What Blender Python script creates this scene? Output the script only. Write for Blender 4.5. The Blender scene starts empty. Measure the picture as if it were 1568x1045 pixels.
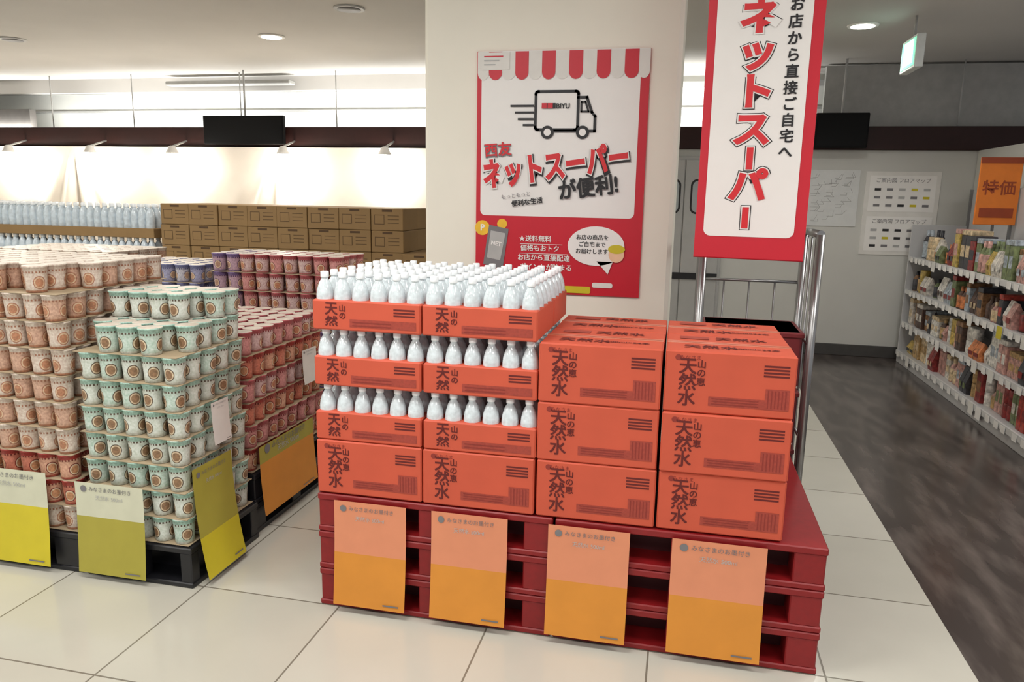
import bpy, math, random
import numpy as np
from mathutils import Vector, Matrix
random.seed(7)
S=bpy.context.scene
S.view_settings.view_transform='Standard'
S.view_settings.look='None'
S.view_settings.exposure=0.0

def lin(c):
    r=[]
    for v in c[:3]:
        v=v/255.0
        r.append(v/12.92 if v<=0.04045 else ((v+0.055)/1.055)**2.4)
    return (r[0],r[1],r[2],1.0)

MATS={}
def mat(name,col,rough=0.5,metal=0.0,var=0.08,scale=12.0,emit=0.0,trans=0.0,spec=0.5,bump=0.0,alpha=1.0,coat=0.0):
    if name in MATS: return MATS[name]
    m=bpy.data.materials.new(name); m.use_nodes=True
    nt=m.node_tree; b=nt.nodes['Principled BSDF']
    c=lin(col)
    b.inputs['Base Color'].default_value=c
    b.inputs['Roughness'].default_value=rough
    b.inputs['Metallic'].default_value=metal
    b.inputs['Specular IOR Level'].default_value=spec
    b.inputs['Transmission Weight'].default_value=trans
    b.inputs['Coat Weight'].default_value=coat
    if var>0 or bump>0:
        tc=nt.nodes.new('ShaderNodeTexCoord'); nz=nt.nodes.new('ShaderNodeTexNoise')
        nz.inputs['Scale'].default_value=scale; nz.inputs['Detail'].default_value=3
        nt.links.new(tc.outputs['Object'],nz.inputs['Vector'])
        if var>0:
            rp=nt.nodes.new('ShaderNodeValToRGB')
            rp.color_ramp.elements[0].color=tuple(max(0,x*(1-var)) for x in c[:3])+(1,)
            rp.color_ramp.elements[1].color=tuple(min(1,x*(1+var)) for x in c[:3])+(1,)
            rp.color_ramp.elements[0].position=.3; rp.color_ramp.elements[1].position=.7
            nt.links.new(nz.outputs['Fac'],rp.inputs['Fac']); nt.links.new(rp.outputs['Color'],b.inputs['Base Color'])
        if bump>0:
            bp=nt.nodes.new('ShaderNodeBump'); bp.inputs['Strength'].default_value=bump
            nt.links.new(nz.outputs['Fac'],bp.inputs['Height']); nt.links.new(bp.outputs['Normal'],b.inputs['Normal'])
    if emit>0:
        b.inputs['Emission Color'].default_value=c; b.inputs['Emission Strength'].default_value=emit
    MATS[name]=m
    return m

def link(o,parent=None):
    bpy.context.collection.objects.link(o)
    if parent: o.parent=parent
    return o
def empty(name,loc=(0,0,0)):
    e=bpy.data.objects.new(name,None); e.empty_display_size=.1; e.location=loc
    bpy.context.collection.objects.link(e); return e

_tc={}
def text_geo(body,size,offset=0.0,align='CENTER'):
    k=(body,round(size,4),round(offset,4),align)
    if k in _tc: return _tc[k]
    cu=bpy.data.curves.new('t','FONT'); cu.body=body; cu.size=size; cu.offset=offset
    cu.align_x=align; cu.align_y='CENTER'; cu.resolution_u=3; cu.dimensions='2D'; cu.fill_mode='FRONT'
    ob=bpy.data.objects.new('t',cu)
    bpy.context.collection.objects.link(ob)
    me=bpy.data.meshes.new_from_object(ob)
    vs=[tuple(v.co) for v in me.vertices]; fs=[tuple(p.vertices) for p in me.polygons]
    bpy.data.objects.remove(ob); bpy.data.meshes.remove(me); bpy.data.curves.remove(cu)
    _tc[k]=(vs,fs); return _tc[k]

class MB:
    def __init__(s): s.v=[];s.f=[];s.m=[];s.mats=[];s.sm=[]
    def mi(s,m):
        if m not in s.mats: s.mats.append(m)
        return s.mats.index(m)
    def add(s,vs,fs,m,smooth=False):
        n=len(s.v); i=s.mi(m); s.v+= [tuple(v) for v in vs]
        for f in fs: s.f.append(tuple(a+n for a in f)); s.m.append(i); s.sm.append(smooth)
    def box(s,x0,x1,y0,y1,z0,z1,m,c=0.0,M=None):
        if c<=0:
            vs=[(x,y,z) for x in (x0,x1) for y in (y0,y1) for z in (z0,z1)]
            fs=[(0,1,3,2),(4,6,7,5),(0,4,5,1),(2,3,7,6),(0,2,6,4),(1,5,7,3)]
        else:
            vs=[];idx={}
            X=(x0,x1);Y=(y0,y1);Z=(z0,z1)
            for i in (0,1):
                for j in (0,1):
                    for k in (0,1):
                        sx=c if i==0 else -c; sy=c if j==0 else -c; sz=c if k==0 else -c
                        idx[i,j,k,'x']=len(vs);vs.append((X[i],Y[j]+sy,Z[k]+sz))
                        idx[i,j,k,'y']=len(vs);vs.append((X[i]+sx,Y[j],Z[k]+sz))
                        idx[i,j,k,'z']=len(vs);vs.append((X[i]+sx,Y[j]+sy,Z[k]))
            fs=[]
            cyc=[(0,0),(1,0),(1,1),(0,1)]
            for i in (0,1):
                a=[idx[i,p,q,'x'] for p,q in cyc]; fs.append(tuple(a if i else a[::-1]))
                a=[idx[p,i,q,'y'] for p,q in cyc]; fs.append(tuple(a[::-1] if i else a))
                a=[idx[p,q,i,'z'] for p,q in cyc]; fs.append(tuple(a if i else a[::-1]))
            for p in (0,1):
                for q in (0,1):
                    fs.append((idx[p,q,0,'x'],idx[p,q,1,'x'],idx[p,q,1,'y'],idx[p,q,0,'y']))
                    fs.append((idx[p,0,q,'x'],idx[p,1,q,'x'],idx[p,1,q,'z'],idx[p,0,q,'z']))
                    fs.append((idx[0,p,q,'y'],idx[1,p,q,'y'],idx[1,p,q,'z'],idx[0,p,q,'z']))
            for i in (0,1):
                for j in (0,1):
                    for k in (0,1): fs.append((idx[i,j,k,'x'],idx[i,j,k,'y'],idx[i,j,k,'z']))
        if M: vs=[M@Vector(v) for v in vs]
        s.add(vs,fs,m)
    def lathe(s,prof,ctr,m,seg=16,axis='z',mats=None,smooth=True):
        n=len(prof)
        vs=[]
        for r,z in prof:
            for k in range(seg):
                a=2*math.pi*k/seg
                p=(r*math.cos(a),r*math.sin(a),z)
                if axis=='y': p=(p[0],p[2],p[1])
                if axis=='x': p=(p[2],p[0],p[1])
                vs.append((ctr[0]+p[0],ctr[1]+p[1],ctr[2]+p[2]))
        base=len(s.v); s.v+=vs
        for i in range(n-1):
            fs=[(i*seg+k,i*seg+(k+1)%seg,(i+1)*seg+(k+1)%seg,(i+1)*seg+k) for k in range(seg)]
            mm=s.mi(mats[i] if mats else m)
            for f in fs: s.f.append(tuple(a+base for a in f)); s.m.append(mm); s.sm.append(smooth)
        for e,mm in ((0,mats[0] if mats else m),(n-1,mats[-1] if mats else m)):
            if prof[e][0]>1e-4:
                f=[e*seg+k for k in range(seg)]
                if e==0: f=f[::-1]
                s.f.append(tuple(a+base for a in f)); s.m.append(s.mi(mm)); s.sm.append(False)
    def tube(s,p0,p1,r,m,seg=10):
        p0=Vector(p0);p1=Vector(p1);d=(p1-p0).normalized()
        a=d.orthogonal().normalized(); b=d.cross(a)
        vs=[];
        for p in (p0,p1):
            for k in range(seg):
                t=2*math.pi*k/seg; vs.append(p+a*(r*math.cos(t))+b*(r*math.sin(t)))
        fs=[(k,(k+1)%seg,seg+(k+1)%seg,seg+k) for k in range(seg)]
        n=len(s.v)
        s.add(vs,fs,m,True)
        s.f.append(tuple(n+k for k in range(seg))[::-1]); s.m.append(s.mi(m)); s.sm.append(False)
        s.f.append(tuple(n+seg+k for k in range(seg))); s.m.append(s.mi(m)); s.sm.append(False)
    def text(s,body,size,o,m,xd=(1,0,0),ud=(0,0,1),offset=0.0,rot=0.0,align='CENTER',sx=1.0,sy=1.0,shear=0.0):
        vs,fs=text_geo(body,size,offset,align)
        xd=Vector(xd);ud=Vector(ud);o=Vector(o)
        c,sn=math.cos(rot),math.sin(rot)
        out=[]
        for x,y,z in vs:
            x=x*sx+shear*y;y=y*sy
            X=x*c-y*sn;Y=x*sn+y*c
            out.append(o+xd*X+ud*Y)
        s.add(out,fs,m)
    def bold(s,body,size,o,m,d,ud=(0,0,1),step=(0,-.0002,0),**kw):
        # embolden dense glyphs by overprinting shifted copies (no outline offset artefacts)
        for q,(a,b) in enumerate(((-1,-1),(1,-1),(-1,1),(1,1),(0,0))):
            u=Vector(ud); p=Vector(o)+Vector((a*d,0,0))+u*(b*d)+Vector(step)*q
            s.text(body,size,p,m,ud=ud,**kw)
    def poly(s,pts,m,o=(0,0,0),xd=(1,0,0),ud=(0,0,1)):
        xd=Vector(xd);ud=Vector(ud);o=Vector(o)
        s.add([o+xd*p[0]+ud*p[1] for p in pts],[tuple(range(len(pts)))],m)
    def stroke(s,pts,w,m,o=(0,0,0),xd=(1,0,0),ud=(0,0,1),closed=False):
        P=[Vector(p) for p in pts]
        if closed: P.append(P[0])
        for a,b in zip(P[:-1],P[1:]):
            d=(b-a); 
            if d.length<1e-6: continue
            d.normalize(); n=Vector((-d.y,d.x))*(w/2); e=d*(w/2)
            s.poly([a-e-n,b+e-n,b+e+n,a-e+n],m,o,xd,ud)
    def obj(s,name,parent=None,loc=(0,0,0),rot=(0,0,0)):
        me=bpy.data.meshes.new(name); me.from_pydata(s.v,[],s.f)
        for m in s.mats: me.materials.append(m)
        me.polygons.foreach_set('material_index',s.m); me.polygons.foreach_set('use_smooth',s.sm)
        me.update()
        o=bpy.data.objects.new(name,me); o.location=loc; o.rotation_euler=rot
        return link(o,parent)

def rrect(x0,x1,y0,y1,r,n=6):
    pts=[]
    for cx,cy,a0 in ((x1-r,y1-r,0),(x0+r,y1-r,90),(x0+r,y0+r,180),(x1-r,y0+r,270)):
        for k in range(n+1):
            a=math.radians(a0+90*k/n); pts.append((cx+r*math.cos(a),cy+r*math.sin(a)))
    return pts
def ell(cx,cy,rx,ry,n=32): return [(cx+rx*math.cos(2*math.pi*k/n),cy+ry*math.sin(2*math.pi*k/n)) for k in range(n)]

# ---------------- camera
cam=bpy.data.cameras.new('camera'); cam.sensor_width=36; cam.sensor_fit='HORIZONTAL'; cam.lens=1150/1568*36
co=bpy.data.objects.new('camera',cam); link(co); S.camera=co
psi=math.radians(12.5);th=math.radians(10.9);ro=math.radians(1.1)
F0=Vector((-math.sin(psi),math.cos(psi),0));R0=Vector((math.cos(psi),math.sin(psi),0))
F=F0*math.cos(th)-Vector((0,0,1))*math.sin(th)
U0=F0*math.sin(th)+Vector((0,0,1))*math.cos(th)
R=R0*math.cos(ro)+U0*math.sin(ro);U=U0*math.cos(ro)-R0*math.sin(ro)
M=Matrix((R,U,-F)).transposed().to_4x4(); M.translation=Vector((0,0,1.6))
co.matrix_world=M; cam.clip_start=.05

# ---------------- materials
m_tile=bpy.data.materials.new('cream_floor_tile'); m_tile.use_nodes=True
nt=m_tile.node_tree; b=nt.nodes['Principled BSDF']
tc=nt.nodes.new('ShaderNodeTexCoord'); mp=nt.nodes.new('ShaderNodeMapping'); mp.inputs['Location'].default_value=(.03/.6,-1.9/.6+4,0); mp.inputs['Scale'].default_value=(1/.6,1/.6,1)
nt.links.new(tc.outputs['Object'],mp.inputs['Vector'])
br=nt.nodes.new('ShaderNodeTexBrick'); br.offset=0; br.squash=1; br.inputs['Scale'].default_value=1; br.inputs['Brick Width'].default_value=1; br.inputs['Row Height'].default_value=1
br.inputs['Mortar Size'].default_value=.006; br.inputs['Mortar Smooth'].default_value=.1; br.inputs['Bias'].default_value=0
br.inputs['Color1'].default_value=lin((196,193,180)); br.inputs['Color2'].default_value=lin((205,202,190)); br.inputs['Mortar'].default_value=lin((128,122,110))
nt.links.new(mp.outputs[0],br.inputs['Vector'])
nz=nt.nodes.new('ShaderNodeTexNoise'); nz.inputs['Scale'].default_value=3; nz.inputs['Detail'].default_value=6
nt.links.new(tc.outputs['Object'],nz.inputs['Vector'])
mx=nt.nodes.new('ShaderNodeMixRGB'); mx.blend_type='MULTIPLY'; mx.inputs[0].default_value=.14
nt.links.new(br.outputs['Color'],mx.inputs[1]); nt.links.new(nz.outputs['Fac'],mx.inputs[2]); nt.links.new(mx.outputs[0],b.inputs['Base Color'])
b.inputs['Roughness'].default_value=.13
bp=nt.nodes.new('ShaderNodeBump'); bp.inputs['Strength'].default_value=.3; bp.invert=True; bp.inputs['Distance'].default_value=.003
nt.links.new(br.outputs['Fac'],bp.inputs['Height']); nt.links.new(bp.outputs[0],b.inputs['Normal'])

m_dark=bpy.data.materials.new('dark_polished_floor'); m_dark.use_nodes=True
nt=m_dark.node_tree; b=nt.nodes['Principled BSDF']
tc=nt.nodes.new('ShaderNodeTexCoord'); mp=nt.nodes.new('ShaderNodeMapping'); mp.inputs['Rotation'].default_value=(0,0,math.radians(35)); mp.inputs['Scale'].default_value=(5,1.3,1)
nt.links.new(tc.outputs['Object'],mp.inputs['Vector'])
nz=nt.nodes.new('ShaderNodeTexNoise'); nz.inputs['Scale'].default_value=1.8; nz.inputs['Detail'].default_value=4
nt.links.new(mp.outputs[0],nz.inputs['Vector'])
rp=nt.nodes.new('ShaderNodeValToRGB'); rp.color_ramp.elements[0].position=.42; rp.color_ramp.elements[1].position=.72
rp.color_ramp.elements[0].color=lin((66,59,56)); rp.color_ramp.elements[1].color=lin((102,93,88))
nt.links.new(nz.outputs['Fac'],rp.inputs[0]); nt.links.new(rp.outputs[0],b.inputs['Base Color']); b.inputs['Roughness'].default_value=.2

m_wall=mat('white_wall_paint',(204,204,198),.7,var=.02,scale=3)
m_pillar=mat('cream_pillar_paint',(240,236,222),.65,var=.02,scale=3)
m_ceil=mat('ceiling_paint',(198,195,190),.8,var=.02,scale=2)
m_beam=mat('dark_brown_beam',(44,20,17),.5,var=.1,spec=.3)
m_back=mat('back_wall_paint',(225,226,220),.7,var=.03,scale=2)
m_sheet=mat('white_plastic_sheet',(234,226,214),.4,var=.03,scale=4)
m_base=mat('dark_baseboard',(70,68,66),.5)
m_kraft=mat('orange_kraft_carton',(200,84,58),.6,var=.05,scale=6)
m_tape=mat('packing_tape',(206,112,84),.3,var=.03)
m_print=mat('carton_dark_print',(98,24,22),.6,var=.05)
m_print2=mat('carton_soft_print',(140,48,38),.6,var=.08,scale=60)
m_print3=mat('carton_grey_print',(160,64,50),.6,var=.15,scale=90)
m_brown=mat('brown_carton',(146,116,74),.7,var=.06,scale=5)
m_brownp=mat('brown_carton_print',(84,60,34),.7,var=.05)
m_seam=mat('carton_seam_line',(120,50,38),.7)  # darker line along the flap joint
m_pallet=mat('red_plastic_pallet',(134,20,24),.45,var=.08,bump=.05,scale=40)
m_slotshade=mat('red_pallet_slot_shade',(70,10,14),.6)  # shaded copy of the pallet red, painted shade inside the slots
m_black=mat('black_plastic_pallet',(26,26,30),.4,var=.1)
m_white=mat('white_print',(238,236,232),.5,var=.01)
m_paper=mat('white_paper',(226,224,218),.6,var=.03)
m_red=mat('signal_red_print',(200,26,46),.45,var=.02)
m_red2=mat('bright_red_text',(214,40,48),.45,var=.02)
m_ink=mat('black_ink',(28,26,28),.5,var=.02)
m_grey=mat('grey_ink',(120,118,120),.5,var=.05)
m_lgrey=mat('light_grey_print',(178,178,176),.5,var=.05)
m_steel=mat('zinc_steel_tube',(150,150,150),.3,metal=.8,var=.05)
m_cream=mat('pale_price_card',(226,214,176),.5,var=.03,scale=20)
m_yel=mat('yellow_price_card',(206,190,40),.5,var=.05,scale=8)
m_amber=mat('amber_price_card',(214,140,50),.5,var=.05,scale=8)
m_olive=mat('olive_price_card',(168,158,62),.5,var=.05,scale=8)
m_palecard=mat('pale_greenish_card',(206,206,182),.5,var=.04,scale=15)
m_orange=mat('orange_print',(226,124,36),.5,var=.05)
m_pet=mat('clear_pet_plastic',(212,222,226),.08,var=.14,scale=60,spec=.8)
m_cap=mat('white_bottle_cap',(244,248,250),.35,var=.02)
m_petfar=mat('clear_pet_plastic_blue',(208,220,228),.15,var=.15,scale=30)
m_tray=mat('layer_sheet_board',(170,152,124),.7,var=.05)
m_scr=mat('black_screen',(6,6,7),.6,var=.0,spec=.2)
m_mblack=mat('matte_black_plastic',(10,10,11),.7,var=.0,spec=.2)
m_rail=mat('white_price_rail',(214,214,212),.4,var=.06,scale=30)
m_shelf=mat('white_shelf_metal',(190,190,190),.4,var=.02)

# ---------------- room
r=MB(); r.box(-12,1.08,-3,9.3,-.05,0,m_tile); r.obj('floor')
r=MB(); r.box(1.08,6,-3,9.3,-.05,0,m_dark); r.obj('floor_dark_aisle')
r=MB(); r.box(-12,6,-3,9.3,3.0,3.06,m_ceil); r.obj('ceiling')
r=MB(); r.box(-12,6,9.2,9.3,0,3.0,m_back); 
r.box(-12,6,9.14,9.2,2.86,2.92,m_lgrey); r.box(-12,6,9.15,9.2,2.62,2.64,m_lgrey)
r.obj('wall_back')
r=MB(); r.box(-12,6,8.46,8.56,0,2.13,m_wall); r.obj('wall_partition')
r=MB(); r.box(2.8,2.88,4.6,8.45,0,2.13,m_wall); r.obj('wall_right')
r=MB(); r.box(-12,-11.9,-3,9.3,0,3.0,m_wall); r.obj('wall_left')
r=MB(); r.box(-12,6,8.4,8.58,2.13,2.36,m_beam,.006); r.obj('trim_beam')
r=MB(); r.box(.45,2.79,8.43,8.46,0,.12,m_base,.004); r.obj('baseboard_back')
r=MB()
for x in (-8.0,-6.8,-5.3,-4.05,-2.9,.2,1.2,2.6): r.tube((x,8.5,2.36),(x,8.5,3.0),.007,m_lgrey)
r.obj('trim_beam_suspension_rods')
m_soff=mat('grey_soffit',(168,168,164),.7)
r=MB(); r.box(-12,-8.55,8.7,8.8,2.36,2.62,mat('dark_soffit',(92,88,84),.7)); r.box(-12,-1.5,8.8,8.9,2.83,3.0,m_ceil)
r.box(-6.4,-4.7,8.6,8.75,2.88,2.93,m_soff,.01)
r.box(1.35,6,8.62,8.7,2.36,2.98,m_soff); r.box(.2,1.3,8.75,8.8,2.78,3.0,m_ceil)
r.obj('trim_soffit')

nx,nz_=320,36; vs=[];fs=[]
x0,x1,z0,z1=-11.5,-1.4,.1,2.12
for j in range(nz_+1):
    for i in range(nx+1):
        x=x0+(x1-x0)*i/nx; z=z0+(z1-z0)*j/nz_
        d=.008*math.sin(x*3.1)+.004*math.sin(x*11+z*2)
        for px in (-4.75,-7.6):
            dx=x-px; dz=2.25-z; a=math.atan2(dx,dz); rr=math.hypot(dx,dz)
            d+=.045*math.exp(-(a/.5)**2)*math.sin(a*19+px)*min(1,rr*1.2)
        vs.append((x,8.36-d,z))
for j in range(nz_):
    for i in range(nx):
        a=j*(nx+1)+i; fs.append((a,a+1,a+nx+2,a+nx+1))
r=MB(); r.add(vs,fs,m_sheet,True); r.obj('draped_plastic_sheet')

r=MB(); r.box(-1.36,-.05,3.9,5.0,0,3.0,m_pillar,.02); r.obj('pillar')

# ---------------- poster
def build_poster():
    root=empty('net_supermarket_poster',(0,0,0))
    k=.87/262
    def X(u): return -1.07+(u-735)*k
    def Z(v): return 2.32-(v-80)*(1.21/372)
    Y=3.888
    def lay(n): return Y-.0012*n
    r=MB(); r.box(X(735),X(997),Y,3.898,Z(455),Z(80),m_red); 
    def poly(pts,m,n): r.poly([(X(a),Z(c)) for a,c in pts][::-1],m,(0,lay(n),0))
    poly(rrect(742,984,96,332,8),m_white,1)
    poly([(737,80),(997,80),(997,104),(737,104)],m_white,2)
    w=260/12.6
    for i in range(13):
        a=737+i*w-4; c=a+w; a=max(a,736); c=min(c,997); m=m_red if i%2==1 else m_white
        pts=[(a,81),(c,81),(c,112)]+[((a+c)/2+(c-a)/2*math.cos(t),112+11*math.sin(t)) for t in [math.pi*q/8 for q in range(1,8)]]+[(a,112)]
        if i%2==0: poly(pts,m_paper,3)
        else: poly(pts,m,4)
    poly([(741,82),(786,82),(786,108),(741,108)],m_paper,5)
    for i in range(3): poly([(746,87+i*6),(776-i*6,87+i*6),(776-i*6,89+i*6),(746,89+i*6)],m_red if i==0 else m_lgrey,6)
    def st(pts,w,closed=False,m=m_ink,n=6): r.stroke([(X(a),Z(c)) for a,c in pts],w*k,m,(0,lay(n),0),closed=closed)
    poly(rrect(828,893,141,198,3),m_white,3); st(rrect(828,893,141,198,4),4,True)
    st([(893,150),(906,150),(914,172),(919,178),(919,200),(893,200)],4)
    st([(898,157),(904,157),(909,171),(898,171)],2.8,True)
    for cx in (847,901):
        poly(ell(cx,202,10,10),m_ink,7); poly(ell(cx,202,5.5,5.5),m_white,8)
    st([(858,200),(890,200)],4)
    for a,c,v in ((790,824,162),(797,824,172),(802,824,182),(810,824,191)): st([(a,v),(c,v)],3)
    def tx(body,size,u,v,m,n,off=0,rot=0,sx=1,sy=1): r.text(body,size*k,(X(u),lay(n),Z(v)),m,offset=off*k,rot=math.radians(rot),sx=sx,sy=sy)
    def tb(body,size,u,v,m,n,d,rot=0,sx=1,sy=1): r.bold(body,size*k,(X(u),lay(n),Z(v)),m,d*k,rot=math.radians(rot),sx=sx,sy=sy)
    tx('■■BIYU',10,861,163,m_ink,8,.3); tx('■■',10,846,163,m_red,9,.3)
    tb('西友',22,770,231,m_grey,7,1.0,5); tb('西友',22,770,230,m_red2,8,.4,5)
    for off,m,n,dv in ((4.6,m_ink,8,2),(3.6,m_white,9,0),(1.9,m_red2,10,0)):
        tx('ネットスーパー',42,860+(1 if n==8 else 0),256+dv,m,n,off,8,.78,1.12)
    tb('が便利!',30,913,287,m_ink,11,.9,8,.95,1.05)
    tx('もっともっと',8,800,300,m_grey,9,0,8); tb('便利な生活',10,818,310,m_ink,9,.25,8)
    poly(ell(746,352,12,12),mat('yellow_coin_print',(240,190,50),.5),2); tx('P',14,746,352,m_white,3,.4)
    poly(ell(778,345,8,8),mat('yellow_coin_print',(240,190,50),.5),2)
    ph=[(757,347),(789,353),(780,418),(748,411)]
    poly(ph,m_grey,3); poly([(760,356),(784,360),(776,404),(754,400)],m_lgrey,4)
    tx('NET',9,769,377,m_white,5,.3,-10)
    for i,t in enumerate(('★送料無料','価格もおトク','お店から直接配達','ポイントが貯まる')): tb(t,10.5,(832,840,846,850)[i],368+i*15,m_white,3,.2)
    st([(808,376),(875,376)],.8,m=m_white,n=3); st([(808,391),(885,391)],.8,m=m_white,n=3)
    poly(ell(928,376,44,31),m_white,5); poly([(930,400),(955,400),(948,420)],m_white,5)
    for i,t in enumerate(('お店の商品を','ご自宅まで','お届けします')): tb(t,8.5,922,363+i*11,m_ink,6,.12)
    poly(ell(960,388,12,13),mat('peach_face_print',(238,196,160),.5),6); poly(ell(960,380,13,7),m_yel,7)
    for a,c in ((760,438),(800,441),(940,438)): poly(rrect(a-16,a+16,c-4,c+4,3),m_paper if a>900 else m_red2,3)
    poly(rrect(858,922,441,452,3),m_yel,3)
    r.obj('printed_sheet',root)
build_poster()

# ---------------- banner
def build_banner():
    root=empty('hanging_banner',(.275,3.36,0)); root.rotation_euler=(0,0,math.radians(-9))
    W=.225; r=MB(); z0,z1=1.36,2.94
    N=14
    def cy(z): return .012*math.sin((z-z0)*3.5)
    for i in range(N):
        a=z0+(z1-z0)*i/N; c=z0+(z1-z0)*(i+1)/N
        r.add([(-W,cy(a),a),(W,cy(a),a),(W,cy(c),c),(-W,cy(c),c)],[(0,1,2,3)],m_red,True)
    def wx(z,side):
        x=-.190 if side<0 else .180
        e=min(z-1.45,2.88-z); rr=.03
        if e<rr: x+= -side*(rr-math.sqrt(max(0,rr*rr-(rr-e)**2)))
        return x
    zz=[1.45+ (2.88-1.45)*i/20 for i in range(21)]
    zz=sorted(set(zz+[1.452,1.458,1.466,1.475]))
    for a,c in zip(zz[:-1],zz[1:]):
        r.add([(wx(a,-1),cy(a)-.0025,a),(wx(a,1),cy(a)-.0025,a),(wx(c,1),cy(c)-.0025,c),(wx(c,-1),cy(c)-.0025,c)],[(0,1,2,3)],m_white,True)
    chars=[('友',2.60),('西',2.74),('ネ',2.325),('ッ',2.185),('ト',2.035),('ス',1.885),('|',1.775),('パ',1.655),('|',1.53)]
    for ch,z in chars:
        for off,m,n in ((.0145,m_ink,1),(.0112,m_white,2),(.0062,m_red2,3)):
            if ch=='|':
                h=.038;w=.007
                r.poly([(-w-off-.02,z-h-off),(w+off-.02,z-h-off),(w+off-.02,z+h+off),(-w-off-.02,z+h+off)],m,(0,-.0025-.0022*n+cy(z),0))
            else:
                r.text(ch,.15,(-.02,-.0025-.0022*n+cy(z),z),m,offset=off,sx=1.06,sy=.98)
    for i,ch in enumerate('お店から直接ご自宅へ'):
        z=2.365-i*.063
        r.bold(ch,.056,(.118,-.006+cy(z),z),m_ink,.0012)
    r.obj('cloth',root)
    g=MB(); g.tube((-W-.02,.01,z1),(W+.02,.01,z1),.012,m_steel); g.tube((0,.01,z1),(0,.01,3.0),.006,m_steel)
    g.tube((-W,.006,z0),(W,.006,z0),.006,m_red); g.obj('hanging_rod',root)
build_banner()

# ---------------- roll cage cart behind stack
def build_cage():
    root=empty('roll_cage_cart',(0,0,0)); r=MB()
    x0,x1,y0,y1=.10,.60,3.57,4.02; t=.018
    for x in (x0,x1):
        for y in (y0,y1): r.tube((x,y,.14),(x,y,1.46),t,m_steel,12)
        r.tube((x,y0,1.46),(x,y1,1.46),t,m_steel,12)
        for z in (.5,.95): r.tube((x,y0,z),(x,y1,z),.008,m_steel)
        for i in range(1,4): 
            y=y0+(y1-y0)*i/4; r.tube((x,y,.2),(x,y,1.44),.005,m_steel,6)
    for z in (.5,.95,1.2): r.tube((x0,y1,z),(x1,y1,z),.008,m_steel)
    for i in range(1,4): r.tube((x0+(x1-x0)*i/4,y1,.2),(x0+(x1-x0)*i/4,y1,1.2),.005,m_steel,6)
    r.tube((x0,y0,.2),(x1,y0,.2),t,m_steel); r.box(x0,x1,y0,y1,.14,.18,m_shelf,.005)
    for x in (x0+.05,x1-.05):
        for y in (y0+.05,y1-.05):
            r.lathe([(.02,-.014),(.05,-.012),(.055,0),(.05,.012),(.02,.014)],(x,y,.055),m_black,16,'x'); r.box(x-.02,x+.02,y-.02,y+.02,.1,.14,m_steel)
    r.obj('frame',root)
    g=MB()
    mc=mat('maroon_crate',(110,26,30),.5)
    for k in range(3): g.box(.13,.57,3.62,3.98,.185+k*.28,.185+k*.28+.26,mc,.01); g.box(.12,.58,3.61,3.99,.185+k*.28+.235,.185+k*.28+.26,mc,.005)
    g.obj('maroon_crates',root)
build_cage()

# ---------------- water carton stack
CW,CD,CH=.425,.32,.213
def carton_mesh(r,h,full=True):
    g=.003
    r.box(g,CW-g,0,CD-g,.001,h-.001,m_kraft,.005)
    y=-.0008
    if full:
        for i,ch in enumerate('天然水'): r.bold(ch,.06,(.078,y,h-.055-i*.055),m_print,.0010)
        for i,ch in enumerate('山の恵'): r.bold(ch,.03,(.122,y,h-.045-i*.03),m_print,.0005)
        r.poly(ell(.045,h-.024,.010,.010,16),m_print2,(0,y,0)); r.text('みなさま',.018,(.085,y,h-.024),m_print2)
        for i in range(4): r.poly([(.32,h-.04-i*.011),(.40,h-.04-i*.011),(.40,h-.034-i*.011),(.32,h-.034-i*.011)],m_print,(0,y,0))
        r.poly([(.15,.03),(.405,.03),(.405,.062),(.15,.062)],m_print3,(0,y,0))
        r.poly([(.33,.03),(.405,.03),(.405,.10),(.33,.10)],m_print3,(0,y-.0004,0))
        for i in range(3): r.poly([(.16,.036+i*.009),(.31,.036+i*.009),(.31,.039+i*.009),(.16,.039+i*.009)],m_print2,(0,y-.0008,0))
        for i in range(6): r.poly([(.337+i*.011,.035),(.341+i*.011,.035),(.341+i*.011,.095),(.337+i*.011,.095)],m_print2,(0,y-.0008,0))
        r.box(.006,CW-.006,CD/2-.025,CD/2+.02,h-.001,h+.0004,m_tape)
        r.box(.006,CW-.006,CD/2-.001,CD/2+.001,h,h+.0008,m_seam)
        up=(0,1,0); stp=(0,0,.0001)
        r.bold('天然水',.06,(.15,CD*.24,h+.001),m_print,.0007,ud=up,step=stp); r.bold('500ml×24本',.03,(.30,CD*.24,h+.001),m_print,.0004,ud=up,step=stp)
        r.bold('天然水',.06,(.26,CD*.76,h+.001),m_print,.0007,ud=up,step=stp); r.poly([(.05,.22),(.15,.22),(.15,.27),(.05,.27)],m_print3,(0,0,h+.001),ud=up)
        r.text('天然水',.05,(CW-g+.0008,CD/2,h*.55),m_print,xd=(0,1,0)); r.poly([(.04,.03),(.28,.03),(.28,.05),(.04,.05)],m_print3,(CW-g+.0008,0,0),xd=(0,1,0))
    else:
        r.bold('天',.052,(.078,y,h-.034),m_print,.0009); r.bold('然',.052,(.078,y,h-.08),m_print,.0009,sy=.75)
        r.bold('山',.028,(.122,y,h-.03),m_print,.0005); r.bold('の',.028,(.122,y,h-.058),m_print,.0005)
        for i in range(3): r.poly([(.32,h-.028-i*.011),(.40,h-.028-i*.011),(.40,h-.022-i*.011),(.32,h-.022-i*.011)],m_print,(0,y,0))
        r.poly([(.15,.015),(.405,.015),(.405,.045),(.15,.045)],m_print3,(0,y,0))
        for i in range(2): r.poly([(.16,.02+i*.012),(.31,.02+i*.012),(.31,.024+i*.012),(.16,.024+i*.012)],m_print2,(0,y-.0008,0))
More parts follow.
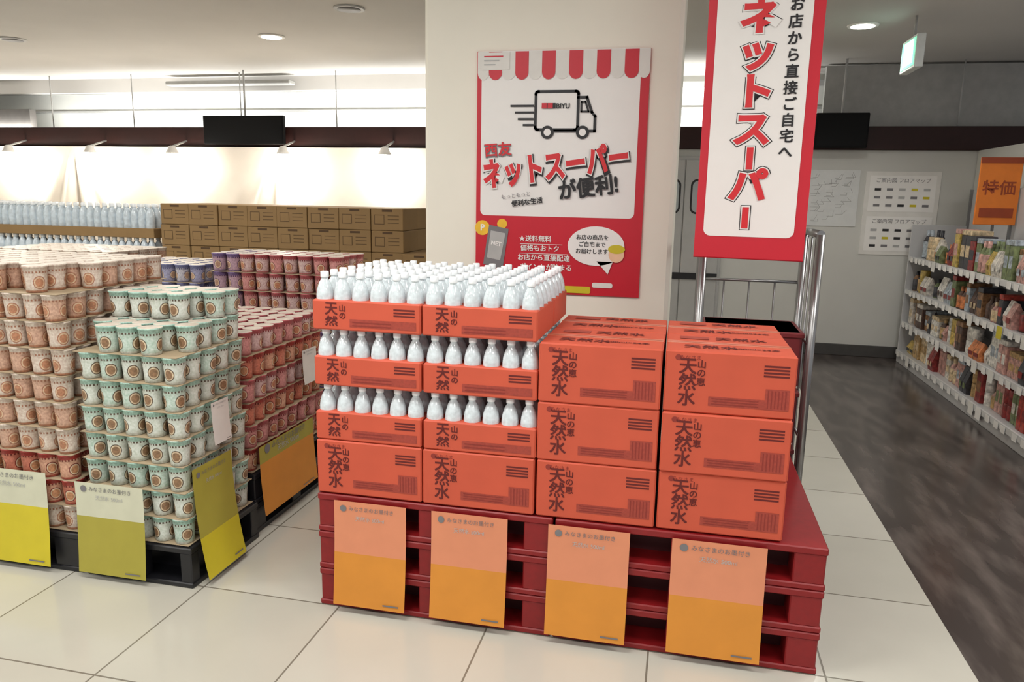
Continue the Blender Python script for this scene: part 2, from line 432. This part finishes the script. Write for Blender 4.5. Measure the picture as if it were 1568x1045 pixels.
BP=[(.024,0),(.031,.004),(.0315,.03),(.029,.036),(.0315,.042),(.0315,.12),(.029,.14),(.0215,.165),(.0125,.180),(.0125,.184),(.0145,.185),(.0145,.186)]
CP=[(.0145,.186),(.015,.188),(.015,.205),(.013,.2075),(.0,.2078)]
def bottle(r,x,y,z,s=1.0,seg=12,pet=None):
    pet=pet or m_pet
    r.lathe([(a*s,c*s) for a,c in BP],(x,y,z),pet,seg)
    r.lathe([(a*s,c*s) for a,c in CP],(x,y,z),m_cap,seg)
r=MB(); carton_mesh(r,CH); full_o=r.obj('carton'); full_me=full_o.data; bpy.data.objects.remove(full_o)
r=MB(); TH=.112; carton_mesh(r,TH,False)
for i in range(6):
    for j in range(4): bottle(r,.036+i*.0705,.04+j*.078,.004)
tray_o=r.obj('tray'); tray_me=tray_o.data; bpy.data.objects.remove(tray_o)
root=empty('water_carton_display')
XL=[-1.31,-.885,-.46,-.033]; Z0=.47
def put(me,name,x,y,z,jit=.004):
    o=bpy.data.objects.new(name,me); o.location=(x+random.uniform(-jit,jit)*.5,y+random.uniform(-jit,jit),z); o.rotation_euler=(0,0,random.uniform(-.006,.006)); link(o,root)
for ci,x in enumerate(XL):
    for row in range(2):
        y=2.505+row*(CD+.003)
        if ci>=2:
            for l in range(3): put(full_me,'carton',x,y,Z0+l*CH)
        else:
            put(full_me,'carton',x,y,Z0)
            for l in range(3): put(tray_me,'bottle_tray',x,y,Z0+CH+l*.2115)
r=MB()
def pallet(r,x0,x1,y0,y1,z0,h,m,mi):
    r.box(x0,x1,y0,y1,z0+h-.028,z0+h-.002,m,.004)
    r.box(x0,x1,y0,y1,z0,z0+.022,m,.004)
    w=x1-x0;d=y1-y0
    for fx in (0,.44,.88):
        for fy in (0,.44,.88):
            r.box(x0+w*fx+.004,x0+w*(fx+.12)-.004,y0+d*fy+.004,y0+d*(fy+.12)-.004,z0+.02,z0+h-.026,m,.004)
    r.box(x0+.05,x1-.05,y0+.12,y1-.12,z0+.02,z0+h-.026,mi)  # filler block; on the red pallets its darker colour paints the slot shade
for i in range(3):
    for a,c in ((-1.31,-.392),(-.382,.54)): pallet(r,a,c,2.5,3.5,i*.156,.156,m_pallet,m_slotshade)
r.obj('pallet_base',root)

def card(r,x0,x1,z0,z1,y,split=.52,low=None,lean=0.03,m_up=None):
    low=low or m_yel; up=m_up or m_cream
    n=8; zs=[z1+(z0-z1)*i/n for i in range(n+1)]
    def yy(z): 
        t=(z1-z)/(z1-z0); return y-lean*t*t-.002
    for a,c in zip(zs[:-1],zs[1:]):
        t=((z1-(a+c)/2)/(z1-z0)); m=up if t<split else low
        r.add([(x0,yy(c),c),(x1,yy(c),c),(x1,yy(a),a),(x0,yy(a),a)],[(0,1,2,3)],m,True)
    w=x1-x0;h=z1-z0
    r.poly(ell(x0+w*.13,z1-h*.07,w*.045,w*.045,14),m_grey,(0,yy(z1-h*.09)-.002,0))
    r.text('みなさまのお墨付き',w*.07,(x0+w*.52,yy(z1-h*.07)-.002,z1-h*.07),m_grey)
    r.text('天然水 500ml',w*.07,(x0+w*.5,yy(z1-h*.16)-.002,z1-h*.16),m_lgrey)
    r.poly([(x0+w*.7,z0+h*.04),(x0+w*.92,z0+h*.04),(x0+w*.92,z0+h*.055),(x0+w*.7,z0+h*.055)],m_grey,(0,yy(z0+h*.05)-.003,0))
r=MB()
for a,c in ((-1.235,-.945),(-.845,-.555),(-.405,-.115),(.03,.345)): card(r,a,c,.035,.45,2.49,m_up=mat('peach_price_card',(218,140,104),.5,var=.03),low=m_amber)
r.obj('price_cards',root)

# ---------------- cup noodle stacks
def cup_mat(name,bgA,bgB,band,pic1,pic2,low,rad=.028,ring=(206,186,156)):
    m=bpy.data.materials.new(name); m.use_nodes=True; nt=m.node_tree; N=nt.nodes; L=nt.links
    b=N['Principled BSDF']; b.inputs['Roughness'].default_value=.4
    uv=N.new('ShaderNodeUVMap'); uv.uv_map='UVMap'; sp=N.new('ShaderNodeSeparateXYZ'); L.new(uv.outputs[0],sp.inputs[0])
    at=N.new('ShaderNodeAttribute'); at.attribute_name='rnd'
    def M(op,a,c=None,d=None):
        n=N.new('ShaderNodeMath'); n.operation=op
        for i,q in enumerate((a,c,d)):
            if q is None: continue
            if isinstance(q,(int,float)): n.inputs[i].default_value=q
            else: L.new(q,n.inputs[i])
        return n.outputs[0]
    def mix(f,a,c):
        n=N.new('ShaderNodeMixRGB'); L.new(f,n.inputs[0])
        for i,q in ((1,a),(2,c)):
            if isinstance(q,tuple): n.inputs[i].default_value=q
            else: L.new(q,n.inputs[i])
        return n.outputs[0]
    u=sp.outputs[0]; v=sp.outputs[1]
    fr=M('FRACT',M('MULTIPLY',u,3.0))
    du=M('MULTIPLY',M('SUBTRACT',fr,.5),.088); dv=M('MULTIPLY',M('SUBTRACT',v,.40),.1)
    dist=M('SQRT',M('ADD',M('MULTIPLY',du,du),M('MULTIPLY',dv,dv)))
    col=mix(M('GREATER_THAN',at.outputs['Fac'],.55),lin(bgA),lin(bgB))
    col=mix(M('GREATER_THAN',v,.82),col,lin(band))
    bars=M('MULTIPLY',M('GREATER_THAN',M('FRACT',M('MULTIPLY',u,21.0)),.5),M('MULTIPLY',M('GREATER_THAN',v,.75),M('LESS_THAN',v,.82)))
    col=mix(bars,col,lin(pic2))
    col=mix(M('LESS_THAN',v,.10),col,lin(low))
    col=mix(M('LESS_THAN',dist,rad),col,lin(pic2)); col=mix(M('LESS_THAN',dist,rad*.86),col,lin(ring)); col=mix(M('LESS_THAN',dist,rad*.66),col,lin(pic1))
    nz=N.new('ShaderNodeTexNoise'); nz.inputs['Scale'].default_value=110; nz.inputs['Detail'].default_value=4; tc=N.new('ShaderNodeTexCoord'); L.new(tc.outputs['Object'],nz.inputs['Vector'])
    mm=N.new('ShaderNodeMixRGB'); mm.blend_type='OVERLAY'; mm.inputs[0].default_value=.7; L.new(col,mm.inputs[1]); L.new(nz.outputs['Fac'],mm.inputs[2])
    L.new(mm.outputs[0],b.inputs['Base Color']); return m
cm_teal=cup_mat('cup_print_mint',(208,214,204),(190,208,196),(158,192,178),(140,108,80),(92,76,62),(196,200,190),.025)
cm_orange=cup_mat('cup_print_orange',(208,192,178),(196,158,136),(206,190,176),(174,122,92),(164,112,88),(176,124,98),.025,(204,176,146))
cm_pink=cup_mat('cup_print_pink',(200,140,136),(200,172,168),(170,84,88),(180,120,90),(134,58,62),(180,110,110),.025)
cm_purple=cup_mat('cup_print_purple',(150,130,160),(180,150,164),(118,96,142),(170,132,112),(90,62,100),(136,114,148),.025)
cm_blue=cup_mat('cup_print_blue',(158,158,186),(188,186,196),(116,120,160),(180,146,120),(84,82,128),(136,136,170),.025)
cm_red=cup_mat('cup_print_red',(196,120,98),(206,158,132),(160,56,50),(186,132,94),(120,44,38),(172,82,70),.025)
m_lid=mat('cup_paper_lid',(204,192,178),.45,var=.15,scale=40)

SEG=14
CPROF=[(.034,0,0),(.0375,.002,.02),(.039,.03,.3),(.041,.06,.58),(.0438,.100,.94),(.0468,.102,.96),(.0468,.1085,1.0)]
def cups(name,places,mt,parent):
    pv=[];pf=[];puv=[];pm=[]
    for rr,z,v in CPROF:
        for k in range(SEG):
            a=2*math.pi*k/SEG; pv.append((rr*math.cos(a),rr*math.sin(a),z))
    n=len(CPROF)
    for i in range(n-1):
        for k in range(SEG):
            k2=(k+1)%SEG
            pf.append((i*SEG+k,i*SEG+k2,(i+1)*SEG+k2,(i+1)*SEG+k)); pm.append(0)
            puv+=[(k/SEG,CPROF[i][2]),((k+1)/SEG,CPROF[i][2]),((k+1)/SEG,CPROF[i+1][2]),(k/SEG,CPROF[i+1][2])]
    pf.append(tuple((n-1)*SEG+k for k in range(SEG))); pm.append(1); puv+=[(.5,.5)]*SEG
    P=np.array(pv); V=[];Fs=[];UV=[];MI=[];RN=[]
    nv=len(pv)
    for q,(x,y,z) in enumerate(places):
        a=random.uniform(0,6.28)
        c,s=math.cos(a),math.sin(a)
        W=np.empty_like(P); W[:,0]=P[:,0]*c-P[:,1]*s+x; W[:,1]=P[:,0]*s+P[:,1]*c+y; W[:,2]=P[:,2]+z
        V.append(W); o=q*nv; Fs+= [tuple(i+o for i in f) for f in pf]; UV+=puv; MI+=pm; RN+=[random.random()]*nv
    V=np.concatenate(V)
    me=bpy.data.meshes.new(name); me.from_pydata(V.tolist(),[],Fs)
    me.materials.append(mt); me.materials.append(m_lid)
    me.polygons.foreach_set('material_index',MI)
    me.polygons.foreach_set('use_smooth',[x==0 for x in MI])
    l=me.uv_layers.new(name='UVMap'); l.data.foreach_set('uv',np.array(UV,dtype=np.float32).ravel())
    at=me.attributes.new('rnd','FLOAT','POINT'); at.data.foreach_set('value',RN)
    me.update(); o=bpy.data.objects.new(name,me); return link(o,parent)
PX,PZ=.096,.1115
def cup_stack(rootname,xr,nc,y0,nr,z0,nl,mt,pal=m_black,extra=None,layer_m=None,skip=()):
    root=empty(rootname)
    groups={}
    r=MB()
    xl=xr-nc*PX; y1=y0+nr*PX
    def shift(l): return .005*math.sin(l*2.3)
    for l in range(nl):
        z=z0+l*PZ
        r.box(xl+.004,xr-.004,y0+.004,y1,z-.0025,z-.0005,m_tray)
        for i in range(nc):
            for j in range(nr):
                if (l,i,j) in skip: continue
                if j<2 or i<2 or l>=nl-1:
                    mm=layer_m(l,i,j) if layer_m else mt
                    groups.setdefault(mm,[]).append((xr-PX*(i+.5)+shift(l)+random.uniform(-.004,.004),y0+PX*(j+.5)+random.uniform(-.004,.004),z))
    if extra:
        for (l,i,j) in extra:
            mm=layer_m(l,i,j) if layer_m else mt
            groups.setdefault(mm,[]).append((xr-PX*(i+.5)+random.uniform(-.005,.005),y0+PX*(j+.5),z0+l*PZ+.0))
    if nr>4 and nc>4: r.box(xl+2.1*PX,xr-2.1*PX,y0+2.1*PX,y1-.02,z0,z0+(nl-1)*PZ-.006,m_tray)
    h=z0-.004
    npal=max(1,round(h/.15))
    for q in range(npal): pallet(r,xl-.01,xr+.015,y0-.01,y1+.01,q*h/npal,h/npal,pal,m_black)
    r.obj('pallet_and_layer_sheets',root)
    for mm,pl in groups.items(): cups('cups_'+mm.name.split('_')[-1],pl,mm,root)
    return root
skA={(9,i,j) for i in range(12) for j in range(2) if random.random()<.25}
rA=cup_stack('cup_noodle_stack',-2.40,12,2.48,7,.18,10,cm_orange,layer_m=lambda l,i,j: cm_red if (l in (1,2)) else cm_orange,skip=skA)
exB=[(8,i,j) for i in range(5) for j in range(2,5) if not (i==0 and j<3)]
skB={(7,0,0),(7,4,0)}
rB=cup_stack('cup_noodle_stack',-1.875,5,2.48,5,.18,8,cm_teal,extra=exB,skip=skB)
rC=cup_stack('cup_noodle_stack',-1.90,9,3.0,8,.30,6,cm_pink,layer_m=lambda l,i,j: cm_pink if l%2 else cm_red)
rD=cup_stack('cup_noodle_stack',-1.93,9,4.05,4,.23,9,cm_purple,layer_m=lambda l,i,j: (cm_purple if i>=7 else cm_pink) if l>=6 else cm_purple)
rE=cup_stack('cup_noodle_stack',-2.86,6,4.05,5,.15,9,cm_blue)
rG=cup_stack('cup_noodle_stack',-3.56,10,4.15,6,.20,9,cm_orange)
r=MB()
card(r,-2.86,-2.51,.03,.44,2.455,.40,None,.02,m_palecard)
r.obj('price_card',rA)
r=MB(); card(r,-2.37,-2.05,.03,.42,2.455,.4,m_olive,.02,m_palecard); r.obj('price_card',rB)
def side_card(name,parent,x,ya,yb,z0,z1,low,lean,up=None,split=.5):
    r=MB(); w=yb-ya; card(r,0,w,z0,z1,0,split,low,lean,up); r.obj(name,parent,(x,ya,0),(0,0,math.radians(90)))
side_card('side_price_card',rB,-1.855,2.50,2.77,.03,.50,m_yel,.05,m_olive,.6)
side_card('side_notice',rB,-1.85,2.64,2.76,.56,.74,m_paper,.01,m_paper)
side_card('side_price_card',rC,-1.875,3.02,3.55,.08,.42,m_amber,.02,m_olive,.2)
side_card('side_notice',rC,-1.87,3.45,3.60,.62,.80,m_paper,.01,m_paper)

# ---------------- far bottle pallet display
root=empty('bottled_water_pallet')
r=MB(); r.box(-8.2,-4.68,6.0,7.0,.0,.14,m_black,.005); r.box(-8.2,-4.68,6.02,7.0,.14,.88,m_brown,.005)
r.box(-8.2,-4.68,6.0,7.0,.88,.95,m_brown,.004); r.box(-8.2,-4.68,6.0,7.0,1.165,1.25,m_brown,.004); r.obj('trays',root)
r=MB()
for lv in (.90,1.20):
    for i in range(44):
        for j in range(5 if lv>1 else 2): bottle(r,-8.15+i*.079,6.06+j*.09,lv,1.28,8,m_petfar)
r.obj('bottles',root)

# ---------------- far brown cartons
root=empty('brown_carton_stack')
r=MB(); w,d,h=.29,.35,.185
r.box(0,w-.004,0,d-.004,0,h-.003,m_brown,.004)
r.poly([(.03,.05),(.12,.05),(.12,.13),(.03,.13)],m_brownp,(0,-.001,0)); r.poly([(.035,.055),(.115,.055),(.115,.125),(.035,.125)],m_brown,(0,-.0015,0))
for i in range(3): r.poly([(.15,.06+i*.03),(.25,.06+i*.03),(.25,.065+i*.03),(.15,.065+i*.03)],m_brownp,(0,-.001,0))
r.poly([(.1,h-.03),(.19,h-.03),(.19,h-.012),(.1,h-.012)],m_brownp,(0,-.001,0)) 
bo=r.obj('bc'); bme=bo.data; bpy.data.objects.remove(bo)
for l in range(8):
    for i in range(8):
        for j in range(2):
            o=bpy.data.objects.new('brown_carton',bme); o.location=(-4.6+i*w+random.uniform(-.004,.004),6.0+j*d+random.uniform(-.008,.008),.0+l*h+.003); link(o,root)
root=empty('brown_carton_stack')
for l in range(6):
    for i in range(2):
        o=bpy.data.objects.new('brown_carton',bme); o.location=(-2.27+i*w,5.95,l*h+.003); link(o,root)

# ---------------- monitors
def monitor(x0,x1,z0,z1,y):
    root=empty('hanging_monitor'); r=MB()
    r.box(x0,x1,y,y+.05,z0,z1,m_mblack,.008); r.box(x0+.02,x1-.02,y-.002,y,z0+.02,z1-.02,m_scr)
    xm=(x0+x1)/2; r.box(xm-.08,xm+.08,y+.05,y+.08,(z0+z1)/2-.08,(z0+z1)/2+.08,m_mblack)
    r.tube((xm,y+.065,(z0+z1)/2),(xm,y+.065,3.0),.012,m_lgrey); r.obj('panel',root)
monitor(-5.68,-4.62,2.15,2.48,8.28)
monitor(1.24,1.74,2.14,2.48,8.28)

# ---------------- swing door on far wall
root=empty('door_1'); r=MB()
m_door=mat('grey_swing_door',(176,176,174),.4,var=.03)
r.box(-.45,.42,8.42,8.455,0,2.05,m_lgrey,.005); r.box(-.42,-.01,8.40,8.43,.05,2.02,m_door,.006); r.box(0,.39,8.40,8.43,.05,2.02,m_door,.006)
for xa in (-.30,.06):
    r.poly(rrect(xa,xa+.26,1.45,1.82,.07),m_ink,(0,8.398,0)); r.poly(rrect(xa+.02,xa+.24,1.47,1.80,.055),mat('door_glass',(168,176,178),.1,var=.1,scale=3),(0,8.396,0))
r.box(-.42,.39,8.385,8.40,.75,.82,m_black); r.obj('panel',root)

# ---------------- wall notices
root=empty('wall_notice_poster'); r=MB()
r.box(1.80,2.50,8.45,8.46,1.08,1.92,m_paper); 
for a,c,z0_,z1_ in ((1.84,2.46,1.52,1.88),(1.84,2.46,1.12,1.47)):
    r.poly([(a,z0_),(c,z0_),(c,z1_),(a,z1_)],m_white,(0,8.448,0))
    r.text('ご案内図 フロアマップ',.05,((a+c)/2,8.446,z1_-.05),m_grey)
    for i in range(3):
        for j in range(5):
            m=random.choice([m_ink,m_grey,m_grey,m_lgrey,m_yel]); x=a+.05+j*.115; z=z1_-.15-i*.08
            r.poly([(x,z),(x+.06,z),(x+.06,z+.025),(x,z+.025)],m,(0,8.446,0))
r.obj('sheet',root)
root=empty('wall_floor_map'); r=MB(); r.box(1.22,1.74,8.45,8.46,1.36,1.93,mat('map_sheet',(214,216,214),.5,var=.03))
random.seed(11)
for i in range(40):
    x=1.25+random.random()*.36;z=1.40+random.random()*.46; r.stroke([(x,z),(x+random.uniform(.03,.1),z),(x+.06,z+random.uniform(.02,.06))],.004,m_lgrey,(0,8.448,0))
r.obj('sheet',root)

# ---------------- gondola shelf with products
root=empty('grocery_shelf'); r=MB()
gx0,gx1,gy0,gy1=2.24,2.78,4.3,8.3
r.box(gx1-.03,gx1,gy0,gy1,0,1.75,m_shelf,.003)
r.box(gx0,gx1,gy0,gy1,0,.11,m_shelf,.003)
LV=[.12,.42,.75,1.08]
for i,z in enumerate(LV):
    xo=gx0 if i==0 else gx0+.02
    r.box(xo,gx1-.03,gy0,gy1,z-.02,z,m_shelf,.003)
    r.box(xo-.015,xo,gy0,gy1,z-.04,z+.004,m_rail)
y=gy0
while y<=gy1+.01:
    r.box(gx1-.05,gx1-.03,y-.015,y+.015,0,1.75,m_steel); y+=1.0
for y in (gy1-.01,): r.box(gx0+.0,gx1,y,y+.02,0,1.4,m_shelf,.003)
r.obj('frame',root)
pc=[(176,66,54),(198,120,70),(204,182,146),(214,210,202),(136,46,44),(80,58,48),(176,144,96),(112,124,84),(190,164,86),(56,56,62),(190,146,136),(164,174,182),(204,198,188),(134,98,66)]
PM=[mat('product_pack_%d'%i,c,.4,var=.5,scale=34) for i,c in enumerate(pc)]
r=MB(); tg=MB()
for li,z in enumerate(LV):
    y=gy0+.03
    while y<gy1-.12:
        kind=random.choice(['box','pouch','bottle','can','box','pouch']); wdt=random.uniform(.06,.12); hh=random.uniform(.14,.24)
        if li==3: hh=random.uniform(.16,.32)
        m=random.choice(PM); m2=random.choice(PM); n=random.choice([1,2,2])
        x=gx0+.03+random.uniform(0,.04)
        for q in range(n):
            if y>gy1-.12: break
            if kind=='box':
                r.box(x,x+.16,y,y+wdt-.004,z,z+hh,m,.004); r.box(x-.001,x,y+.01,y+wdt-.014,z+hh*.35,z+hh*.7,m2)
                r.box(x-.001,x+.16,y,y+wdt-.004,z+hh+.001,z+hh+.04,m2,.004)
            elif kind=='pouch':
                w=wdt
                vs=[(x,y,z),(x+.07,y,z),(x+.07,y+w-.006,z),(x,y+w-.006,z),(x-.012,y,z+hh*.4),(x+.08,y,z+hh*.4),(x+.08,y+w-.006,z+hh*.4),(x-.012,y+w-.006,z+hh*.4),(x+.03,y,z+hh*.92),(x+.035,y,z+hh*.92),(x+.035,y+w-.006,z+hh*.92),(x+.03,y+w-.006,z+hh*.92)]
                fs=[(0,3,7,4),(4,7,11,8),(1,5,6,2),(5,9,10,6),(0,4,5,1),(4,8,9,5),(3,2,6,7),(7,6,10,11),(8,11,10,9)]
                r.add(vs,fs,m); r.poly([(-(y+w-.02),z+hh*.2),(-(y+.012),z+hh*.2),(-(y+.012),z+hh*.4),(-(y+w-.02),z+hh*.4)],m2,(x-.014,0,0),xd=(0,-1,0))
            elif kind=='bottle':
                rr=min(.04,wdt/2); r.lathe([(rr*.9,0),(rr,.01),(rr,hh*.6),(rr*.4,hh*.8),(rr*.4,hh),(0,hh)],(x+rr,y+rr,z),m,12,mats=[m,m2,m,m2,m2])
                r.lathe([(rr*.9,0),(rr,.01),(rr,hh*.6),(rr*.4,hh*.8),(rr*.4,hh),(0,hh)],(x+rr*3.2,y+rr,z),m,10)
            else:
                rr=min(.045,wdt/2); h2=.11
                for s_ in range(2): r.lathe([(rr*.95,0),(rr,.004),(rr,h2-.006),(rr*.95,h2-.002)],(x+rr,y+rr,z+s_*h2),m,14)
            y+=wdt
        y+=.008
    y=gy0+.05
    while y<gy1-.1:
        xx=(gx0 if li==0 else gx0+.02)-.02
        tg.box(xx-.002,xx,y,y+.07,z-.05,z-.002,m_white)
        if random.random()<.3: tg.box(xx-.006,xx-.004,y,y+.09,z-.08,z+.01,random.choice([m_white,m_yel,m_paper,m_paper]))
        y+=random.uniform(.11,.2)
r.obj('products',root); tg.obj('price_tags',root)
r=MB(); r.box(2.42,2.74,7.2,7.22,1.44,2.0,m_orange,.004); mdo=mat('dark_orange',(150,60,20),.5)
r.text('特価',.13,(2.58,7.198,1.74),mdo,offset=.002); r.box(2.45,2.71,7.196,7.2,1.50,1.58,mdo); r.box(2.42,2.74,7.196,7.2,1.95,2.0,mdo)
r.tube((2.58,7.23,1.08),(2.58,7.23,1.95),.012,m_steel); r.box(2.5,2.66,7.15,7.3,1.08,1.10,m_steel)
r.obj('orange_sale_sign',root)
r=MB(); r.box(2.785,2.798,5.4,8.1,1.95,1.98,m_lgrey); r.obj('trim_1')

# ---------------- ceiling fixtures
m_glow=mat('lamp_glow',(255,252,240),.5,var=0,emit=12); m_glow2=mat('warm_spot_glow',(255,248,232),.5,var=0,emit=25)
def light(name,typ,loc,power,size=.2,col=(1,.97,.93),rot=(0,0,0),size_y=None,spot=None,parent=None):
    l=bpy.data.lights.new(name,typ); l.energy=power; l.color=col
    if typ=='AREA':
        l.size=size
        if size_y: l.shape='RECTANGLE'; l.size_y=size_y
    elif typ=='SPOT': l.spot_size=math.radians(spot or 100); l.spot_blend=.6; l.shadow_soft_size=size
    else: l.shadow_soft_size=size
    o=bpy.data.objects.new(name,l); o.location=loc; o.rotation_euler=rot; link(o,parent); return o
def downlight(x,y,on=True):
    root=empty('ceiling_downlight'); r=MB()
    r.lathe([(.115,-.012),(.12,-.006),(.12,0)],(x,y,3.0),m_white if on else m_lgrey,28)
    r.lathe([(.0,-.0145),(.09,-.0145),(.09,-.012)],(x,y,3.0),m_glow if on else m_grey,28)
    r.obj('trim_ring',root)
    if on: light('lamp','SPOT',(x,y,2.97),60,.08,spot=140,parent=root)
downlight(-3.77,6.6); downlight(1.31,6.83); downlight(-2.6,5.72,False); downlight(-6.4,6.4,False)
root=empty('exit_sign'); r=MB()
r.box(1.60,1.66,6.35,6.75,2.60,2.84,mat('exit_sign_frame',(220,225,222),.4),.005); r.box(1.597,1.60,6.37,6.73,2.62,2.82,mat('exit_sign_green',(120,210,170),.4,emit=1.2,var=.3,scale=8)); r.box(1.594,1.597,6.42,6.66,2.64,2.81,mat('exit_sign_white',(225,255,245),.5,emit=2,var=.1,scale=20))
r.tube((1.63,6.55,2.84),(1.63,6.55,3.0),.01,m_lgrey); r.obj('box',root)
m_panel=mat('added_light_panel',(255,250,242),.5,var=0,emit=4)  # glowing face of the added overhead panels
for q in (m_panel,m_glow,m_glow2): q.cycles.emission_sampling='NONE'
for x,y in ((-4.2,-.5),(-1.4,-.5),(1.6,-.5),(-4.2,1.6),(-1.4,1.6),(1.6,1.6),(-4.2,3.8),(2.2,3.9),(-7.5,3.8),(-7.5,1.6)):  # out-of-view panels added overhead for general light
    root=empty('ceiling_panel_light'); r=MB(); r.box(x-.62,x+.62,y-.32,y+.32,2.975,2.999,m_white,.004); r.box(x-.6,x+.6,y-.3,y+.3,2.970,2.974,m_panel); r.obj('housing',root)
    light('lamp','AREA',(x,y,2.96),32,1.2,(1,.985,.955),(0,0,0),.6,parent=root)
for x in (-8.35,-7.15,-6.0,-4.55,-3.3,-9.6):
    root=empty('wall_washer_spotlight'); r=MB()
    r.lathe([(.02,.12),(.04,.11),(.06,.06),(.085,.03)],(x,8.12,2.0),m_white,16); r.lathe([(.0,-.085),(.045,-.07),(.075,-.035),(.085,.0),(.085,.03)],(x,8.12,2.0),m_glow2,18)
    r.tube((x,8.12,2.11),(x,8.42,2.2),.012,m_lgrey); r.obj('head',root)
    light('lamp','POINT',(x,8.12,1.86),19,.05,(1,.94,.85),parent=root)
for x in (-9.5,-6.5,-3.5,-.5):
    root=empty('cove_strip_light'); r=MB(); r.box(x-1.3,x+1.3,8.65,8.7,2.30,2.34,m_white); r.obj('housing',root)
    light('lamp','AREA',(x,8.68,2.36),32,2.6,(1,.99,.96),(math.radians(150),0,0),.06,parent=root)

w=bpy.data.worlds.new('w'); S.world=w; w.use_nodes=True
bg=w.node_tree.nodes['Background']; bg.inputs[0].default_value=(.94,.96,1,1); bg.inputs[1].default_value=.5
